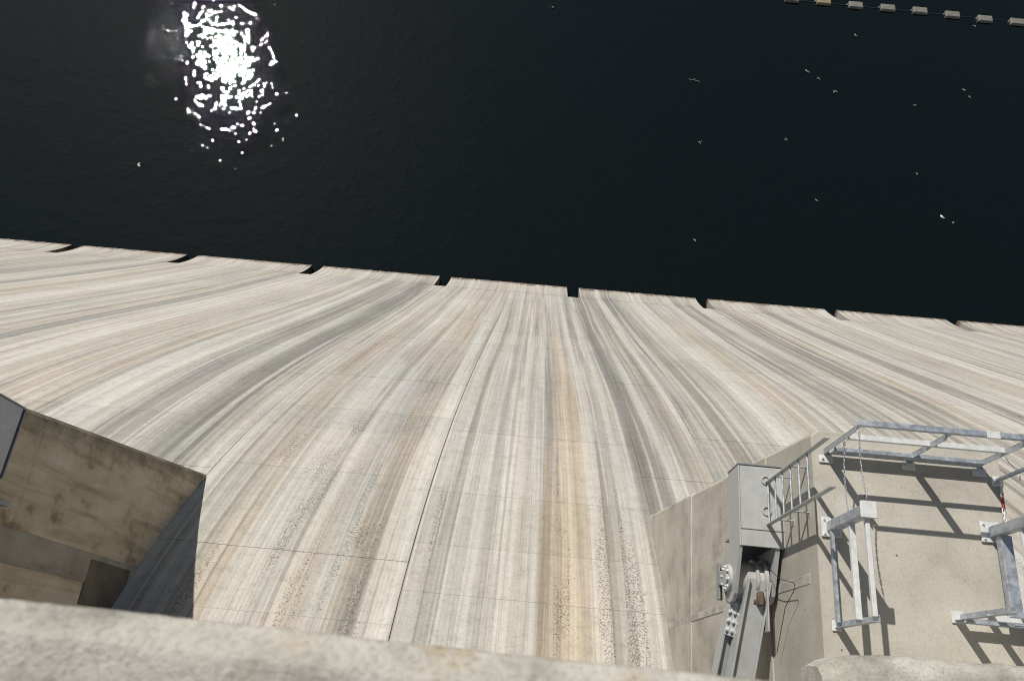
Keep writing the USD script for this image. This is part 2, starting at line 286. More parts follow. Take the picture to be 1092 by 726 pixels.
def face_colour(x, y):
    x, y = np.broadcast_arrays(np.asarray(x, float), np.asarray(y, float))
    xw = x + .30 * (n1d(x, y, .5, .07, 3, 2) - .5) + .05 * (n1d(x, y, 2.5, .2, 4, 2) - .5)
    t = .575 + .30 * (n1d(xw, y, .42, .012, 11) - .5) + .46 * (n1d(xw, y, 1.5, .012, 12) - .5) + .34 * (n1d(xw, y, 5.0, .018, 13, 2) - .5) + .22 * (n1d(xw, y, 13., .04, 14, 2) - .5) + .22 * (n1d(x, y, .6, .3, 15, 4) - .5)
    stops = [0.0, .22, .42, .62, .92]; cols = np.array([C['black'], C['dark'], C['grey'], C['cream'], C['white']])
    col = np.stack([np.interp(t, stops, cols[:, k]) for k in range(3)], -1)
    tan = sm(.54, .78, n1d(xw, y, .8, .03, 21)) * (.5 + .35 * (1 - sm(4, 9, np.abs(x + 1.5)))) * (1 - .55 * sm(13, 26, y))
    col = col * (1 - tan[..., None]) + tan[..., None] * C['tan'] * (.75 + .5 * t[..., None])
    for i, (x0, w, ya, yb, c, s) in enumerate(STREAKS):
        d = np.abs(xw - x0 - .3 * w * (n1d(y, y, .25, .0, 40 + i, 2) - .5)) / w
        m = min(1, (1.1 if c in ('dark', 'black') else .8) * s) * (1 - sm(.45, 1.45, d + .7 * (n1d(xw, y, 5., .06, 60 + i, 2) - .5))) * (1 if ya <= 0 else sm(ya - 2, ya + 2, y + 3 * (n1d(xw, y, 5, .1, 31, 2) - .5))) * (1 - sm(yb - 3, yb + 3, y + 5 * (n1d(xw, y, 5, .1, 32, 2) - .5)))
        col = col * (1 - m[..., None]) + m[..., None] * C[c] * (.70 + .60 * t[..., None])
    # dark runs beside the monolith joints, a wet brown band on the lip
    lip = sm(Y_LIP - 2.3, Y_LIP - 1.5, y + .8 * (n1d(xw, y, 1.2, .3, 71, 2) - .5))[..., None]
    col = col * (1 - .35 * lip) + .35 * lip * np.array([.46, .41, .345])
    wet = sm(Y_LIP - .5, Y_LIP - .12, y + .3 * (n1d(xw, y, 1.5, .3, 72, 2) - .5))[..., None]
    col = col * (1 - .85 * wet) + .85 * wet * np.array([.13, .085, .05])
    grey_ = col.mean(-1, keepdims=True)
    return grey_ + (col - grey_) * .84
def face_pits(x, y):
    x, y = np.broadcast_arrays(np.asarray(x, float), np.asarray(y, float))
    m = sm(.56, .78, n1d(x, y, 1.9, .09, 81, 3)) * sm(.35, .6, n1d(x, y, .7, .22, 82, 2))
    for x0, w, ya, yb in ((1.15, .3, 0, 14), (-.2, .2, 5, 13), (-3.7, .5, 0, 12), (-5.2, .5, 0, 9), (-6.6, .4, 0, 8), (-2.0, .2, 0, 6), (2.1, .25, 0, 7), (9.8, .6, 7, 14), (-14, .5, 12, 18)):
        m = np.maximum(m, (1 - sm(.4, 1.3, np.abs(x - x0) / w)) * sm(ya - 1, ya + 1, y) * (1 - sm(yb - 2, yb + 2, y)) * sm(.2, .8, n1d(x, y, 2.2, .7, 83, 3)))
    return np.clip(m, 0, 1) * (1 - .6 * sm(12, 30, y))

spill = thing('spillway', (0, 0, 0), kind='structure')
GAP = .013
def slab_mesh(x0, x1, y0, y1, dx, dy, lift, drop=.16):
    nx, ny = max(2, int(math.ceil((x1 - x0) / dx)) + 1), max(2, int(math.ceil((y1 - y0) / dy)) + 1)
    X, Y = np.meshgrid(np.linspace(x0, x1, nx), np.linspace(y0, y1, ny))
    sl = slope(Y); nrm = np.stack([0 * sl, -sl, 1 + 0 * sl], -1); nrm /= np.linalg.norm(nrm, axis=-1, keepdims=True)
    edge = np.zeros(X.shape); edge[0], edge[-1], edge[:, 0], edge[:, -1] = 1, 1, 1, 1
    h = lift + .018 * (n1d(X, Y, .7, .15, 91, 2) - .5) + .008 * (n1d(X, Y, 4, .6, 92, 2) - .5) - .008 * edge
    top = np.stack([X, Y, P(Y)], -1) + nrm * h[..., None]
    idx = np.arange(nx * ny).reshape(ny, nx)
    q = np.stack([idx[:-1, :-1], idx[:-1, 1:], idx[1:, 1:], idx[1:, :-1]], -1).reshape(-1, 4)
    V = [top.reshape(-1, 3)]; F = [q]; n = nx * ny
    for line in (idx[0], idx[:, -1], idx[-1][::-1], idx[:, 0][::-1]):
        a = V[0][line]; b = a - nrm.reshape(-1, 3)[line] * drop; k = len(line)
        V += [a, b]; i = np.arange(k - 1)
        F.append(np.stack([n + i + 1, n + i, n + k + i, n + k + i + 1], -1)); n += 2 * k
    v = np.vstack(V); f = np.vstack(F)
    return (v, f), face_colour(v[:, 0], v[:, 1]), face_pits(v[:, 0], v[:, 1])
# monolith joints: both faces of each pier and the middle of each bay
PITCH_X, XR0, XR1 = 13.85, 3.42, 5.60
cuts = []
for k in range(-6, 7):
    a = XR0 + PITCH_X * k; cuts += [a + .06, XR1 + PITCH_X * k, a + PITCH_X - 5.8]
cuts = sorted(c for c in cuts if -78 < c < 78)
Y_SLOT = 31.45
for i in range(len(cuts) - 1):
    x0, x1 = cuts[i] + GAP / 2, cuts[i + 1] - GAP / 2
    if i and cuts[i] > -2.5 and cuts[i] < -2.3: x0 += .03
    xc = (x0 + x1) / 2
    if -31 < xc < 27:
        s, rows = -3.5 + .9 * rng.random(), [-4.0]
        while s < Y_SLOT - 2: rows.append(s); s += (1.35 + .04 * max(s, 0)) * (.6 + .9 * rng.random()) * (1.6 if s > 20 else 1)
        rows.append(Y_SLOT)
        near = -10 < xc < 9
        for a, b in zip(rows[:-1], rows[1:]):
            fine = near and a < 12
            m, c, pt = slab_mesh(x0, x1, a + GAP * .18, b - GAP * .18, .05 if fine else .11, .22 if fine else .4, .010 * rng.random())
            c = c * (1 + .10 * (rng.random() - .5)) * (1 + .03 * (rng.random(3) - .5))
            part(spill, 'concrete_slab', m, M_FACE, True, tint=c, pits=pt)
    else:
        m, c, pt = slab_mesh(x0, x1, -4.0, Y_SLOT, .14, .45, .010 * rng.random())
        part(spill, 'concrete_slab', m, M_FACE, True, tint=c, pits=pt)
# mass concrete under the slabs
yy = np.linspace(-4, Y_SLOT, 60); zz = P(yy) - .055
prof = np.array([[y, z] for y, z in zip(yy, zz)] + [[Y_SLOT, -76], [-4, -76]])
from shapely.geometry import Polygon
def extrude_x(poly_yz, x0, x1):
    m = trimesh.creation.extrude_polygon(Polygon(poly_yz), x1 - x0, engine='earcut')
    v = m.vertices.copy(); m.vertices = np.stack([v[:, 2] + x0, v[:, 0], v[:, 1]], -1); m.fix_normals(); return m
part(spill, 'mass_concrete', extrude_x(prof, -78, 78), M_GAP)
# the lip: blocks between the slots
SLOTX, SLOTW = [-66, -54.5, -42.9, -32.0, -20.3, -8.45, 3.28, 15.0, 26.7, 37.6, 48.6, 60, 72], .55
SLOTX = [x * Y_LIP / 33.5 for x in SLOTX]
for k in range(1, len(SLOTX) - 1):
    x0, x1 = SLOTX[k] + SLOTW, SLOTX[k + 1] - SLOTW
    m, c, pt = slab_mesh(x0, x1, Y_SLOT + .003, Y_LIP, .12, .2, .02)
    v, f = m; skirt = slab_mesh(x0, x1, Y_SLOT + .003, Y_LIP, .12, .2, .02, drop=8.0)
    vv = skirt[0][0]
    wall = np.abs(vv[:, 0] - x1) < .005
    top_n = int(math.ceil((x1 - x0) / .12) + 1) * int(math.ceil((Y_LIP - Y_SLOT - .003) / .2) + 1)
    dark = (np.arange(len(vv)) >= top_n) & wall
    skirt[1][dark] = (.02, .019, .016)  # shade inside the slots painted into these walls as near-black vertex colour
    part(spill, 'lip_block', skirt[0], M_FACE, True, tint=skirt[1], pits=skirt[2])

# ------------------------------------------------------------------ piers
def nose_y(z): return 4.26 - .105 * (z + 20.5)
def pier(xa, xb, label, m_wall, seed):
    r = np.random.default_rng(seed)
    t = thing('spillway_pier', ((xa + xb) / 2, 0, -26), label=label, cat='pier')
    z, k = -9.0, 0
    while z > -25:
        h = 2.35 if k else 1.75
        zb = z - h
        o = .012 * r.random() if m_wall is M_PIER else .005 * r.random()
        gs = 1.0 if m_wall is M_PIER else .12
        pts, c = [], .07
        for zz, g in ((z - .012 * gs, .0), (z - .03, .012), (zb + .03, .012), (zb + .006 * gs, .0)):
            g *= gs; yn = nose_y(zz) + g + o
            for (x, y) in ((xa - g - o, -12), (xb + g + o, -12), (xb + g + o, yn - c), (xb + g + o - c, yn), (xa - g - o + c, yn), (xa - g - o, yn - c)):
                pts.append((x, y, zz))
        part(t, 'concrete_lift', trimesh.convex.convex_hull(np.array(pts)), M_TOP if k == 0 and m_wall is M_PIER else m_wall)
        z, k = zb, k + 1
    core = [(x, y, zz) for zz in (-9.05, -26) for (x, y) in ((xa + .06, -11.9), (xb - .06, -11.9), (xb - .06, nose_y(zz) - .1), (xa + .06, nose_y(zz) - .1))]
    part(t, 'core', trimesh.convex.convex_hull(np.array(core)), M_GAP)
    # the cap that carries the bridge, wider than the pier, with a rounded front edge
    R, ys, zt = .10, .385, -4.8; xm = (xa + xb) / 2 - .45; xa, xb = xm - 2.25, xm + 2.95
    arc = [(ys - R + R * math.sin(a), zt - R + R * math.cos(a)) for a in np.linspace(0, math.pi / 2, 8)]
    ring = np.array([(-4, zt), (-1, zt)] + [(y, zt) for y in np.linspace(-.2, ys - R - .02, 24)] + arc + [(ys, z_) for z_ in np.linspace(zt - R - .03, -5.25, 7)])
    xs_ = np.linspace(xa + .03, xb - .03, 110); n_ = len(ring)
    G = np.zeros((len(xs_), n_, 3)); G[:, :, 0], G[:, :, 1], G[:, :, 2] = xs_[:, None], ring[None, :, 0], ring[None, :, 1]
    G[:, :, 1] += .03 * (xs_[:, None] - xm)
    d_ = (meshkit.fbm(G.reshape(-1, 3) * 7, 5, seed) - .5).reshape(len(xs_), n_)
    G[:, :, 1] += .06 * d_ * (ring[:, 1] < zt - .01)[None]; G[:, :, 2] += .05 * d_ * (ring[:, 1] > zt - .6)[None]
    u_ = np.clip(1 - np.minimum(xs_ - xs_[0], xs_[-1] - xs_) / .22, 0, 1) ** 2
    G[:, :, 2] -= .10 * u_[:, None] * ((ring[:, 1] + 5.25) / (zt + 5.25))[None]; G[:, :, 1] -= .07 * u_[:, None]
    ii = np.arange(len(xs_) * n_).reshape(len(xs_), n_)
    Fq = np.stack([ii[:-1, :-1], ii[:-1, 1:], ii[1:, 1:], ii[1:, :-1]], -1).reshape(-1, 4)[:, ::-1]
    ends = []
    for e in (0, -1):
        base = np.concatenate([G[e], [[G[e][0, 0], -4, -5.25]]]); ends.append(trimesh.Trimesh(base, [[len(base) - 1, i_, i_ + 1] for i_ in range(n_ - 1)], process=False))
    st = cat([trimesh.Trimesh(G.reshape(-1, 3), np.vstack([Fq[:, [0, 1, 2]], Fq[:, [0, 2, 3]]]), process=False)] + ends)
    part(t, 'bridge_seat', cbox((xa + .8, -4, -9.02), (xb - .8, .22, -5.23), .02), m_wall)
    part(t, 'pier_cap', st, M_CURB, True)
    return t

# shaded pier: old brown, mossy concrete
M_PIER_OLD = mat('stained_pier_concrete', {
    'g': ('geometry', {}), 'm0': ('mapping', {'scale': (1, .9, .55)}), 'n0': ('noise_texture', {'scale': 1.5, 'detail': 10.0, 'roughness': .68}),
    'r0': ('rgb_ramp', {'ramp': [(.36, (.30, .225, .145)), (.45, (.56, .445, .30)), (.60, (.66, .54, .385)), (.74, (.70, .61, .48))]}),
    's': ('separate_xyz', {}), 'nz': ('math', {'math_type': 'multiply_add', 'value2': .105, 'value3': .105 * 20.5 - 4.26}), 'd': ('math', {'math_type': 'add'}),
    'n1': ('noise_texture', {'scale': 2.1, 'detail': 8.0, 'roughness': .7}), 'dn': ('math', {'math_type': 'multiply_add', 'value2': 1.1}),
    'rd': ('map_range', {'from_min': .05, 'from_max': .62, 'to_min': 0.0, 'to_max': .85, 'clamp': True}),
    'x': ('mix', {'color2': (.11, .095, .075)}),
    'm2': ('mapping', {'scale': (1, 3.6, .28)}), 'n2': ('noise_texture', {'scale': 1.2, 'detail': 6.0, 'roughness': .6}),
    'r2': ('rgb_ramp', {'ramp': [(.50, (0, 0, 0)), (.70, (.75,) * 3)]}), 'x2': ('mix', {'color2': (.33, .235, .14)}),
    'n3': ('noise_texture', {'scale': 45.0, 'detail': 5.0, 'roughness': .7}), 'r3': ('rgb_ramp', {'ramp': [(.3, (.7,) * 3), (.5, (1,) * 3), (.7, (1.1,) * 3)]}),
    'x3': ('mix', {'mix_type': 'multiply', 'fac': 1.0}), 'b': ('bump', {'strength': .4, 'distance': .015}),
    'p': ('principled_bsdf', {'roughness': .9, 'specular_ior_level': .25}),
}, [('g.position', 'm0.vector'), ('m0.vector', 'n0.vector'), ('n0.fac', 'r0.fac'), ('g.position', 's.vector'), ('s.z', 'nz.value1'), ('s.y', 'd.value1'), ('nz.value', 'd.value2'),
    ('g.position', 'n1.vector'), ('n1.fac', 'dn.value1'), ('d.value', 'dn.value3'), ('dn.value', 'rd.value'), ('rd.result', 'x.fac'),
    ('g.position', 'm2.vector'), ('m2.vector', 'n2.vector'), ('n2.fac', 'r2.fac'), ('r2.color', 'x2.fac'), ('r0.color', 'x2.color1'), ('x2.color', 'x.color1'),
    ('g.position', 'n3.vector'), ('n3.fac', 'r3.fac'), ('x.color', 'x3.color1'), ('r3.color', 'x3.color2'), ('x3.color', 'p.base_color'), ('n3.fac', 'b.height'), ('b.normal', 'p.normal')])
XL = -8.2
pr = pier(3.42, 5.58, 'pale concrete spillway pier carrying the railings, at the right', M_PIER, 1)
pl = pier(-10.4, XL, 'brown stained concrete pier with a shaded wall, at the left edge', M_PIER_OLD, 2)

M_STRIP = concrete('dark_strip_concrete', (.25, .22, .17), (.36, .315, .24), (.45, .40, .32), stain=(.12, .10, .075), stain_amt=.5, vscale=(1, 2, .4))  # darker tone for the strips down the left pier wall
part(pr, 'pier_side_strip', cbox((3.395, 1.33, -19), (3.45, 1.45, -9.3), .008), M_CURB, label='pale raised strip running down the pier side')
part(pl, 'pier_side_strip', cbox((XL - .03, 1.02, -19), (XL + .022, 1.56, -9.2), .01), M_STRIP, label='dark smooth strip down the left pier wall')
part(pl, 'pier_side_strip', cbox((XL - .03, -3, -19), (XL + .022, .52, -9.2), .01), M_STRIP, label='dark smooth strip down the left pier wall')
M_PATCH = concrete('dark_patch_concrete', (.09, .075, .055), (.15, .125, .09), (.22, .185, .135), stain=(.06, .05, .04), stain_amt=.5)  # darkest tone, for the patch low on the left pier wall
part(pl, 'wall_patch', cbox((XL - .03, .62, -17.6), (XL + .028, 1.46, -15.85), .01), M_PATCH, label='dark patch low on the pier wall')
# ------------------------------------------------------------------ bridge over the spillway: parapet in front of the camera
BY = lambda x: .0225 - .0117 * x
br = thing('road_bridge', (0, 0, -2.6), label='weathered concrete bridge parapet across the bottom of the photo', cat='bridge')
CH, TH = .028, .36
pp = [(0.0, -1.8), (0.0, -.7 - CH * .8), (-CH, -.7), (-TH + .03, -.7), (-TH, -.73), (-TH, -1.8)]
nx = 260; xs_ = np.unique(np.concatenate([np.linspace(-30, -1.5, 30), np.linspace(-1.5, 1.5, 301), np.linspace(1.5, 30, 30)]))
ring = []
full = [(0.0, -1.8), (0.0, -.9), (0, -.76), (0.0, -.7 - CH * .9)] + [(-CH * t, -.7 - CH * .9 * (1 - t) + .003 * math.sin(math.pi * t)) for t in np.linspace(.1, .9, 7)] + [(-u, -.7) for u in np.linspace(CH, TH - .03, 40)] + [(-TH, -.73), (-TH, -1.8)]
ring = np.array(full); nr = len(ring)
V = np.zeros((len(xs_), nr, 3))
for i, x in enumerate(xs_): V[i, :, 0], V[i, :, 1], V[i, :, 2] = x, ring[:, 0] + BY(x), ring[:, 1]
nv = meshkit.fbm(V.reshape(-1, 3) * 70, 4, 5).reshape(len(xs_), nr) - .5
nl = meshkit.fbm(V.reshape(-1, 3) * 7, 3, 9).reshape(len(xs_), nr) - .5
w = np.where((ring[:, 1] > -.8), 1, .0)[None]
V[:, :, 2] += (nv * .003 + nl * .003) * w; V[:, :, 1] += (nv * .002 + nl * .004) * w * (ring[:, 0] > -.1)[None]
ii = np.arange(len(xs_) * nr).reshape(len(xs_), nr)
F = np.stack([ii[:-1, :-1], ii[1:, :-1], ii[1:, 1:], ii[:-1, 1:]], -1).reshape(-1, 4)
part(br, 'parapet', (V.reshape(-1, 3), F), M_BRIDGE, True)
dk = cbox((-30, -7, -2.6), (30, .0, -1.8), .02); dk.vertices[:, 1] += -.0117 * dk.vertices[:, 0] - .004
part(br, 'deck', dk, M_PIER)

# ------------------------------------------------------------------ trunnion housing on the right pier and the gate arm
tb = thing('trunnion_housing', (3.1, 2.2, -10.6), label='grey steel gate trunnion housing bolted to the right pier side', cat='bracket')
zx0, zx1 = 2.835, 3.405
part(tb, 'top_plate', cbox((zx0 + .02, 2.05, -10.12), (zx1, 2.87, -10.095), .006), M_PAINT)
part(tb, 'front_plate', cbox((zx0 + .02, 1.84, -10.135), (zx1, 2.046, -10.105), .006), M_PAINT)
part(tb, 'side_plate', cbox((zx0, 1.84, -10.62), (zx0 + .018, 2.88, -10.11), .004), M_PAINT)
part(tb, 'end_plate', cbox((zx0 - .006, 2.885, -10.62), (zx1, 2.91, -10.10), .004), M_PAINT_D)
part(tb, 'bottom_plate', cbox((zx0 + .2, 1.2, -10.95), (zx1, 2.88, -10.92), .004), M_PAINT_D)  # dark colour paints in the shade of the housing recess
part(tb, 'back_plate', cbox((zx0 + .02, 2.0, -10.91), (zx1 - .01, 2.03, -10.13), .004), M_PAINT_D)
for yb in (2.7, 2.3):
    rg = trimesh.creation.annulus(.042, .062, .02, sections=20); rg.apply_translation((3.18, yb, -10.085)); part(tb, 'lifting_eye', rg, M_HUB, 30)
HUB = np.array([3.05, 1.50, -10.62])
def cheek(x0, x1, hy, R):
    a = np.linspace(-math.pi * .5, -math.pi * 1.25, 16)
    pts = [(HUB[1] + R * math.cos(t), HUB[2] + R * math.sin(t)) for t in a]
    poly = [(1.86, -10.12), (1.86, -10.9)] + pts
    return extrude_x(Polygon(poly).convex_hull.exterior.coords[:-1], x0, x1)
part(tb, 'cheek', cheek(2.83, 2.875, 0, .30), M_PAINT)
part(tb, 'cheek', cheek(3.29, 3.345, 0, .30), M_PAINT)
fl = cat([rod((2.785, HUB[1], HUB[2]), (2.829, HUB[1], HUB[2]), .17, 32), rod((2.765, HUB[1], HUB[2]), (2.785, HUB[1], HUB[2]), .10, 28)])
part(tb, 'bearing_cap', fl, M_HUB, 30)
for k in range(8):
    a = k * math.pi / 4 + .2
    part(tb, 'bolt', hexbolt((2.785, HUB[1] + .135 * math.cos(a), HUB[2] + .135 * math.sin(a)), (-1, 0, 0), .02, .025), M_BOLT)
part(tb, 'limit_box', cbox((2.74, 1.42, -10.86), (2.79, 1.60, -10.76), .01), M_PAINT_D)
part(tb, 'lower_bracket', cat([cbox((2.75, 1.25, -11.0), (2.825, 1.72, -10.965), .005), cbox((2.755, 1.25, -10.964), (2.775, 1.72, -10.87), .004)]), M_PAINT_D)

ga = thing('spillway_gate', (3.05, 1.46, -10.62), label='grey steel radial gate with bolted arms reaching under the bridge', cat='gate')
part(ga, 'hub', cat([rod((2.86, HUB[1], HUB[2]), (3.28, HUB[1], HUB[2]), .215, 40)]), M_HUB, 40)
part(ga, 'hub_collar', cat([rod((3.11, HUB[1], HUB[2]), (3.15, HUB[1], HUB[2]), .25, 36)]), M_HUB, 40)
part(ga, 'hub_collar', cat([rod((3.22, HUB[1], HUB[2]), (3.27, HUB[1], HUB[2]), .255, 36)]), M_PAINT, 40)
def gate_arm(a, b, w, h, m, name='arm'):
    fls, web = ibeam(a, b, w, h, .022, .016)
    n = part(ga, name, web, m)
    for f_ in fls: part(n, 'flange', f_, m)
    return n
gate_arm((3.15, 1.50, -10.47), (2.10, -6.2, -12.7), .27, .30, M_PAINT)
gate_arm((2.97, 1.24, -10.78), (2.15, -6.0, -14.0), .22, .26, M_PAINT)
gpl = cbox((-.01, -.36, -.105), (.01, .36, .105), .006)
T = np.array([2.89, 1.12, -10.62]); d_ = np.array([-.12, -.93, -.30]); d_ /= np.linalg.norm(d_)
nrm_ = np.array([-.62, -.22, .75]); nrm_ -= d_ * (nrm_ @ d_); nrm_ /= np.linalg.norm(nrm_); s_ = np.cross(d_, nrm_)
R4 = np.eye(4); R4[:3, 0], R4[:3, 1], R4[:3, 2], R4[:3, 3] = nrm_, d_, s_, T - nrm_ * .06
gpl.apply_transform(R4); part(ga, 'splice_plate', gpl, M_PAINT)
for i in range(6):
    for j in range(3):
        part(ga, 'bolt', hexbolt(T - nrm_ * .05 + d_ * (-.29 + .115 * i) + s_ * (-.068 + .068 * j), nrm_, .022, .034), M_BOLT)
part(ga, 'rusty_clamp', cat([cbox((3.12, 1.16, -10.72), (3.2, 1.34, -10.36), .02), rod((3.09, 1.22, -10.5), (3.24, 1.22, -10.5), .05, 14), rod((3.09, 1.3, -10.66), (3.24, 1.3, -10.66), .04, 14)]), M_RUST, 40, label='rusty clamp beside the hub')
part(ga, 'side_lug', cat([cbox((3.235, .86, -10.64), (3.255, 1.4, -10.36), .008)]), M_PAINT)
an = np.linspace(-.45, .42, 14); Rg = 8.2
skin = [(HUB[1] - Rg * math.cos(t), HUB[2] - 2.2 + Rg * math.sin(t)) for t in an] + [(HUB[1] - (Rg - .1) * math.cos(t), HUB[2] - 2.2 + (Rg - .1) * math.sin(t)) for t in an[::-1]]
part(ga, 'skin_plate', extrude_x(skin, XL + .1, 3.32), M_PAINT)

# a loose wire at the hub
single('loose_wire', tube([(3.2, 1.62, -10.2), (3.26, 1.45, -9.95), (3.30, 1.36, -9.55), (3.31, 1.30, -9.56), (3.30, 1.12, -9.9), (3.31, .9, -10.1), (3.32, .62, -10.35)], .0045), M_CABLE,
       label='thin dark wire looping from the gate hub along the pier', cat='wire')

# left trunnion housing, its box against the stained pier wall
tl = thing('trunnion_housing', (-7.8, 2.4, -11.2), label='grey steel trunnion housing on the brown pier wall at left edge', cat='bracket')
part(tl, 'side_plate', cbox((-7.42, 2.03, -11.17), (-7.40, 3.04, -10.1), .004), M_HUB)
part(tl, 'top_plate', cbox((XL, 2.03, -10.10), (-7.425, 3.04, -10.075), .004), M_PAINT)
part(tl, 'end_plate', cbox((XL, 3.045, -11.2), (-7.39, 3.07, -10.08), .004), M_PAINT_D)
part(tl, 'bottom_plate', cbox((XL, 2.0, -11.23), (-7.38, 3.04, -11.2), .004), M_PAINT_D)
for yb in (1.72, 1.36):
    part(tl, 'lug', cat([cbox((XL - .02, yb, -11.95), (-7.62, yb + .07, -11.7), .004)]), M_PAINT_D)

# ------------------------------------------------------------------ ladder on the side of the right pier
ld = thing('ladder', (3.2, 2.4, -10.2), label='short grey steel ladder above the trunnion housing on pier side', cat='ladder')
LY, LX = (2.665, 2.125), 3.2
part(ld, 'rail', bar((LX, LY[0], -10.22), (LX, LY[0], -8.02), .014, .062, (1, 0, 0), .002), M_PAINT)
part(ld, 'rail', bar((LX, LY[1], -10.22), (LX, LY[1], -7.95), .014, .062, (1, 0, 0), .002), M_PAINT)
for k in range(6): part(ld, 'rung', rod((LX, LY[1] + .004, -10.06 + .285 * k), (LX, LY[0] - .004, -10.06 + .285 * k), .0125, 12), M_GALV)
for yy_ in LY:
    for z_ in (-9.75, -9.22):
        part(ld, 'standoff', cat([cbox((LX + .032, yy_ - .006, z_ - .025), (3.41, yy_ + .006, z_ + .025), .002), cbox((3.398, yy_ - .06, z_ - .04), (3.412, yy_ + .05, z_ + .04), .003)]), M_PAINT)

# ------------------------------------------------------------------ railings on the pier top
ZT = -9.0
def base_plate(parent, x, y, s=.20):
    n = part(parent, 'base_plate', cbox((x - s / 2, y - s / 2, ZT + .001), (x + s / 2, y + s / 2, ZT + .022), .004), M_GALV_PALE)
    for dx in (-1, 1):
        for dy in (-1, 1): part(n, 'bolt', hexbolt((x + dx * s * .36, y + dy * s * .36, ZT + .0215), (0, 0, 1), .012, .016), M_BOLT)
er = thing('railing', (4.45, 2.84, ZT), label='galvanised railing along the downstream end of the pier top', cat='railing')
YE = 2.84
EX = (3.56, 4.52, 5.34)
part(er, 'top_rail', angle((EX[0] - .03, YE + .02, -8.03), (6.3, YE + .02, -8.03), .06, .06), M_GALV)
part(er, 'middle_rail', angle((EX[0] + .03, YE - .005, -8.44), (EX[1] - .03, YE - .005, -8.44), .06, .05), M_GALV_PALE)
part(er, 'middle_rail', angle((EX[1] + .03, YE - .005, -8.44), (EX[2] - .03, YE - .005, -8.44), .06, .05), M_GALV_PALE)
part(er, 'toe_board', angle((EX[0] + .03, YE - .035, -8.905), (EX[2] - .03, YE - .035, -8.905), .045, .17), M_GALV)
for x in EX:
    part(er, 'post', angle((x, YE - .03, ZT + .01), (x, YE - .03, -8.065), .065, .065, .008, (0, 1, 0)), M_GALV)
    n = part(er, 'foot_bracket', cat([cbox((x - .09, YE - .16, ZT + .001), (x + .07, YE - .07, ZT + .014), .003)]), M_GALV_PALE)
    part(n, 'bolt', hexbolt((x - .05, YE - .115, ZT + .0135), (0, 0, 1), .014, .016), M_BOLT)
part(er, 'joint_plate', cbox((4.88, YE - .03, -7.994), (5.02, YE + .05, -7.985), .003), M_GALV_PALE)

sr = thing('railing', (3.52, 1.45, ZT), label='galvanised side railing with a thick capped post beside the ladder', cat='railing')
PX, PY, PW = 3.555, 1.93, .115
base_plate(sr, PX, PY, .22)
part(sr, 'post', bar((PX, PY, ZT + .023), (PX, PY, -8.0), PW, PW, (0, 1, 0), .012), M_GALV)
part(sr, 'post_cap', cbox((PX - .085, PY - .085, -7.999), (PX + .085, PY + .085, -7.98), .006), M_GALV_PALE)
part(sr, 'top_rail', bar((PX, PY - .06, -8.06), (PX, .90, -8.06), .048, .05, (0, 0, 1), .006), M_GALV_PALE)
part(sr, 'middle_rail', angle((PX, PY - .06, -8.44), (PX, .90, -8.44), .06, .05), M_GALV_PALE)
part(sr, 'toe_rail', angle((PX - .03, PY - .06, -8.90), (PX - .03, .90, -8.90), .03, .07), M_GALV)
part(sr, 'post', angle((PX, .885, ZT + .01), (PX, .885, -8.02), .07, .07, .008, (0, -1, 0)), M_GALV)
part(sr, 'foot_plate', cbox((PX - .06, .82, ZT + .001), (PX + .04, .93, ZT + .012), .003), M_GALV_PALE)

rr = thing('railing', (5.36, 1.6, ZT), label='galvanised railing with bolted base plate at the right photo edge', cat='railing')
QX, QY = 5.36, 2.04
base_plate(rr, QX, QY, .23)
part(rr, 'post', bar((QX + .02, QY, ZT + .023), (QX + .02, QY, -8.0), PW, PW, (0, 1, 0), .012), M_GALV)
part(rr, 'post_cap', cbox((QX - .065, QY - .085, -7.999), (QX + .105, QY + .085, -7.98), .006), M_GALV_PALE)
part(rr, 'toe_rail', angle((QX + .06, QY - .06, -8.86), (QX + .06, 1.03, -8.86), .12, .1), M_GALV)
part(rr, 'middle_rail', angle((QX + .02, QY - .06, -8.44), (QX + .02, 1.03, -8.44), .06, .05), M_GALV_PALE)
part(rr, 'top_rail', bar((QX + .02, QY - .06, -8.06), (QX + .02, 1.03, -8.06), .06, .06, (0, 0, 1), .006), M_GALV_PALE)

cr = thing('railing', (5.1, 1.0, ZT), label='short galvanised railing seen from above at the bottom right corner', cat='railing')
part(cr, 'post', angle((4.86, 1.08, ZT + .01), (4.86, 1.08, -7.98), .07, .07, .008, (0, -1, 0)), M_GALV)
part(cr, 'post', angle((5.22, 1.08, ZT + .01), (5.22, 1.08, -7.98), .06, .06, .008, (0, -1, 0)), M_GALV)
part(cr, 'post', angle((5.50, 1.08, ZT + .01), (5.50, 1.08, -7.98), .07, .07, .008, (0, -1, 0)), M_GALV)
part(cr, 'top_rail', angle((4.86, 1.04, -8.02), (5.52, 1.04, -8.02), .06, .06), M_GALV)
part(cr, 'middle_rail', angle((4.86, 1.04, -8.44), (5.52, 1.04, -8.44), .06, .05), M_GALV_PALE)
part(cr, 'toe_rail', angle((4.86, 1.04, -8.88), (5.52, 1.04, -8.88), .05, .12), M_GALV)
part(cr, 'foot_plate', cbox((4.80, 1.02, ZT + .001), (4.93, 1.15, ZT + .012), .003), M_GALV_PALE)

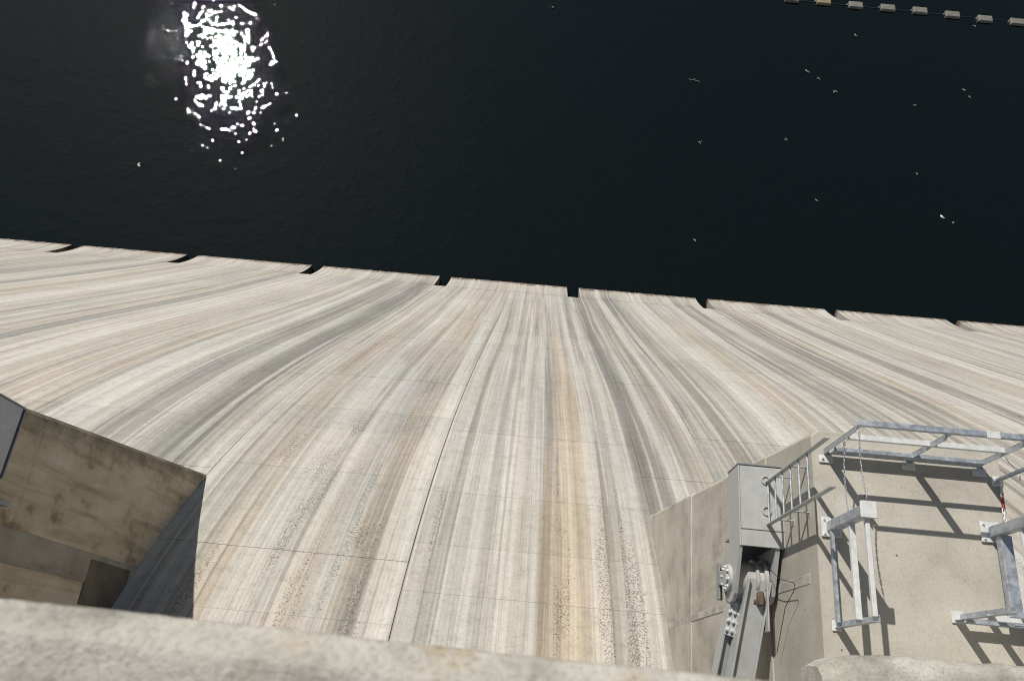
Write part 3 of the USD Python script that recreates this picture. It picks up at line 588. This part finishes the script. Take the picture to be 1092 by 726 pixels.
gpst = thing('gate_post', (5.52, 2.64, ZT), label='thin dark upright post on the pier edge beside the end railing', cat='post')
part(gpst, 'post', angle((5.52, 2.64, ZT + .01), (5.52, 2.64, -8.0), .05, .05, .007, (0, 1, 0)), M_GALV)
part(gpst, 'foot_plate', cbox((5.46, 2.58, ZT + .001), (5.57, 2.70, ZT + .012), .003), M_GALV_PALE)
for z_ in (-8.12, -8.55): part(gpst, 'hook', rod((5.52, 2.60, z_), (5.52, 2.55, z_ - .02), .005, 8), M_CHAIN)

ch = [((EX[0], YE - .07, -8.06), (PX + .02, PY + .09, -8.04), 'upper steel chain between end railing and capped post'),
      ((EX[0], YE - .07, -8.46), (PX - .01, PY + .06, -8.46), 'lower steel chain between end railing and capped post')]
for a, b, lab in ch: single('safety_chain', cat(chain_mesh(sag(a, b, .05, 14))), M_CHAIN, True, label=lab, cat='chain')
for i, (a, b, lab) in enumerate([((5.52, 2.55, -8.14), (QX + .05, QY + .06, -8.1), 'upper red and white plastic chain beside right base plate'),
                                 ((5.52, 2.60, -8.9), (QX + .14, QY + .02, -8.9), 'low red and white plastic chain along the pier edge')]):
    t = thing('safety_chain', a, label=lab, cat='chain')
    links = chain_mesh(sag(a, b, .03, 12), .05, .007, .016)
    for k in range(0, len(links), 3): part(t, 'links', cat(links[k:k + 3]), M_RED if (k // 3) % 3 == 1 else M_WHITE, True)
for a, b, lab in [((5.36, YE - .06, -8.1), (5.52, 2.66, -8.12), 'short wire from railing top to the thin post'), ((5.36, YE - .06, -8.5), (5.50, 2.66, -8.55), 'short wire from railing middle to the thin post')]:
    single('safety_wire', tube(sag(a, b, .02, 8), .004), M_CHAIN, label=lab, cat='wire')

# ------------------------------------------------------------------ the boom of floats and the litter on the water
def at_water(px, py, z=WZ):
    d = (px - 546) * RT + (py - 363) * DN + FPX * fw
    return d * (z / d[2])
F0, F1 = at_water(844, 0.5), at_water(1060, 21.5)
NF = 8; pts = [F0 + (F1 - F0) * k / 6.3 for k in range(-2, 10)]
names = ['first', 'second', 'third', 'fourth', 'fifth', 'sixth', 'seventh', 'eighth']
FD = (F1 - F0) / np.linalg.norm(F1 - F0); FN = np.array([-FD[1], FD[0], 0])
def hull_float(c):
    L, W, H = .80, .42, .30; q = []
    for sx in (-1, 1):
        for sy in (-1, 1):
            for (o, z) in ((.9, -.2), (1, 0.0), (.97, H - .08), (.86, H)): q.append(c + FD * sx * L * o + FN * sy * W * o + np.array([0, 0, z]))
    return trimesh.convex.convex_hull(np.array(q))
for k in range(8):
    c = pts[k + 2] + FN * .1 * rng.standard_normal()
    t = thing('boom_float', c, label=f'{names[k]} float from the left in the boom on the water', cat='float')
    part(t, 'float_body', hull_float(c), M_FLOAT_O if k == 1 else M_FLOAT)
    part(t, 'cable_clamp', cbox(c - FD * .95 - [.06, .06, -.02], c - FD * .95 + [.06, .06, .16], .01), M_CHAIN)
single('boom_cable', tube([p + np.array([0, 0, .06 if i % 2 else .04]) for i, p in enumerate(pts)], .03, 8), M_CABLE, label='dark cable linking the row of floats at top right', cat='cable')

LIT = [(150, 176, .5, 1, 'white curled scrap floating left of centre water'), (861, 76, .42, 0, 'larger pale scrap below the boom floats'), (873, 85, .22, 0, 'small scrap right of the larger pale scrap'),
       (891, 99, .42, 0, 'forked pale scrap on the water below the float boom'), (913, 38, .36, 0, 'pale scrap nearest below the row of floats'), (740, 86, .5, 2, 'thin pale twig floating left of the scraps'),
       (1028, 96, .34, 0, 'pale scrap at the right near the photo edge'), (1034, 104, .22, 0, 'tiny scrap just below the right edge scrap'), (1005, 231, .42, 1, 'white scrap low on the water at right'),
       (1017, 238, .24, 0, 'small scrap below the white scrap at right'), (741, 256, .26, 0, 'pale speck on water above the spillway slots'), (975, 113, .18, 0, 'tiny pale speck on water among the right scraps'),
       (838, 150, .2, 0, 'lone speck in the middle of the right water'), (746, 153, .24, 0, 'pale speck left of the lone middle speck'), (978, 186, .2, 0, 'speck on the water above the white scrap'),
       (303, 149, .3, 1, 'white speck to the right of the sun glitter'), (1039, 29, .24, 0, 'dim speck beside the last boom floats'), (871, 214, .2, 0, 'dim speck on dark water above right slots'), (590, 8, .25, 0, 'speck at the top middle of the water')]
for i, (px, py, s, kind, lab) in enumerate(LIT):
    s *= .6; c = at_water(px, py); r = np.random.default_rng(100 + i); a = r.random() * 3
    if kind == 2: m = cat([tube([c + np.array([-.55, .1, .02]), c + np.array([-.1, 0.03, .05]), c + np.array([.6, -.12, .02])], .03, 6), tube([c + np.array([-.1, .03, .05]), c + np.array([.15, .25, .05])], .02, 6)])
    else:
        n = 7; t_ = np.linspace(0, 2.4, n); pts_ = np.stack([s * np.cos(t_) * .7, s * np.sin(t_) * (.5 + .3 * r.random()), .03 + .05 * np.sin(t_)], 1)
        pts_ = pts_ @ np.array([[math.cos(a), math.sin(a), 0], [-math.sin(a), math.cos(a), 0], [0, 0, 1]]) + c
        m = cat([tube(pts_, .05 + .08 * s, 7)] + [trimesh.creation.icosphere(1, .09 * s + .04).apply_translation(pts_[j] + r.normal(0, .05, 3) * [1, 1, .2]) for j in (0, 2, 4, 6)])
    single('floating_scrap', m, M_FOAM if kind == 1 else M_DEBRIS, label=lab, cat='litter')
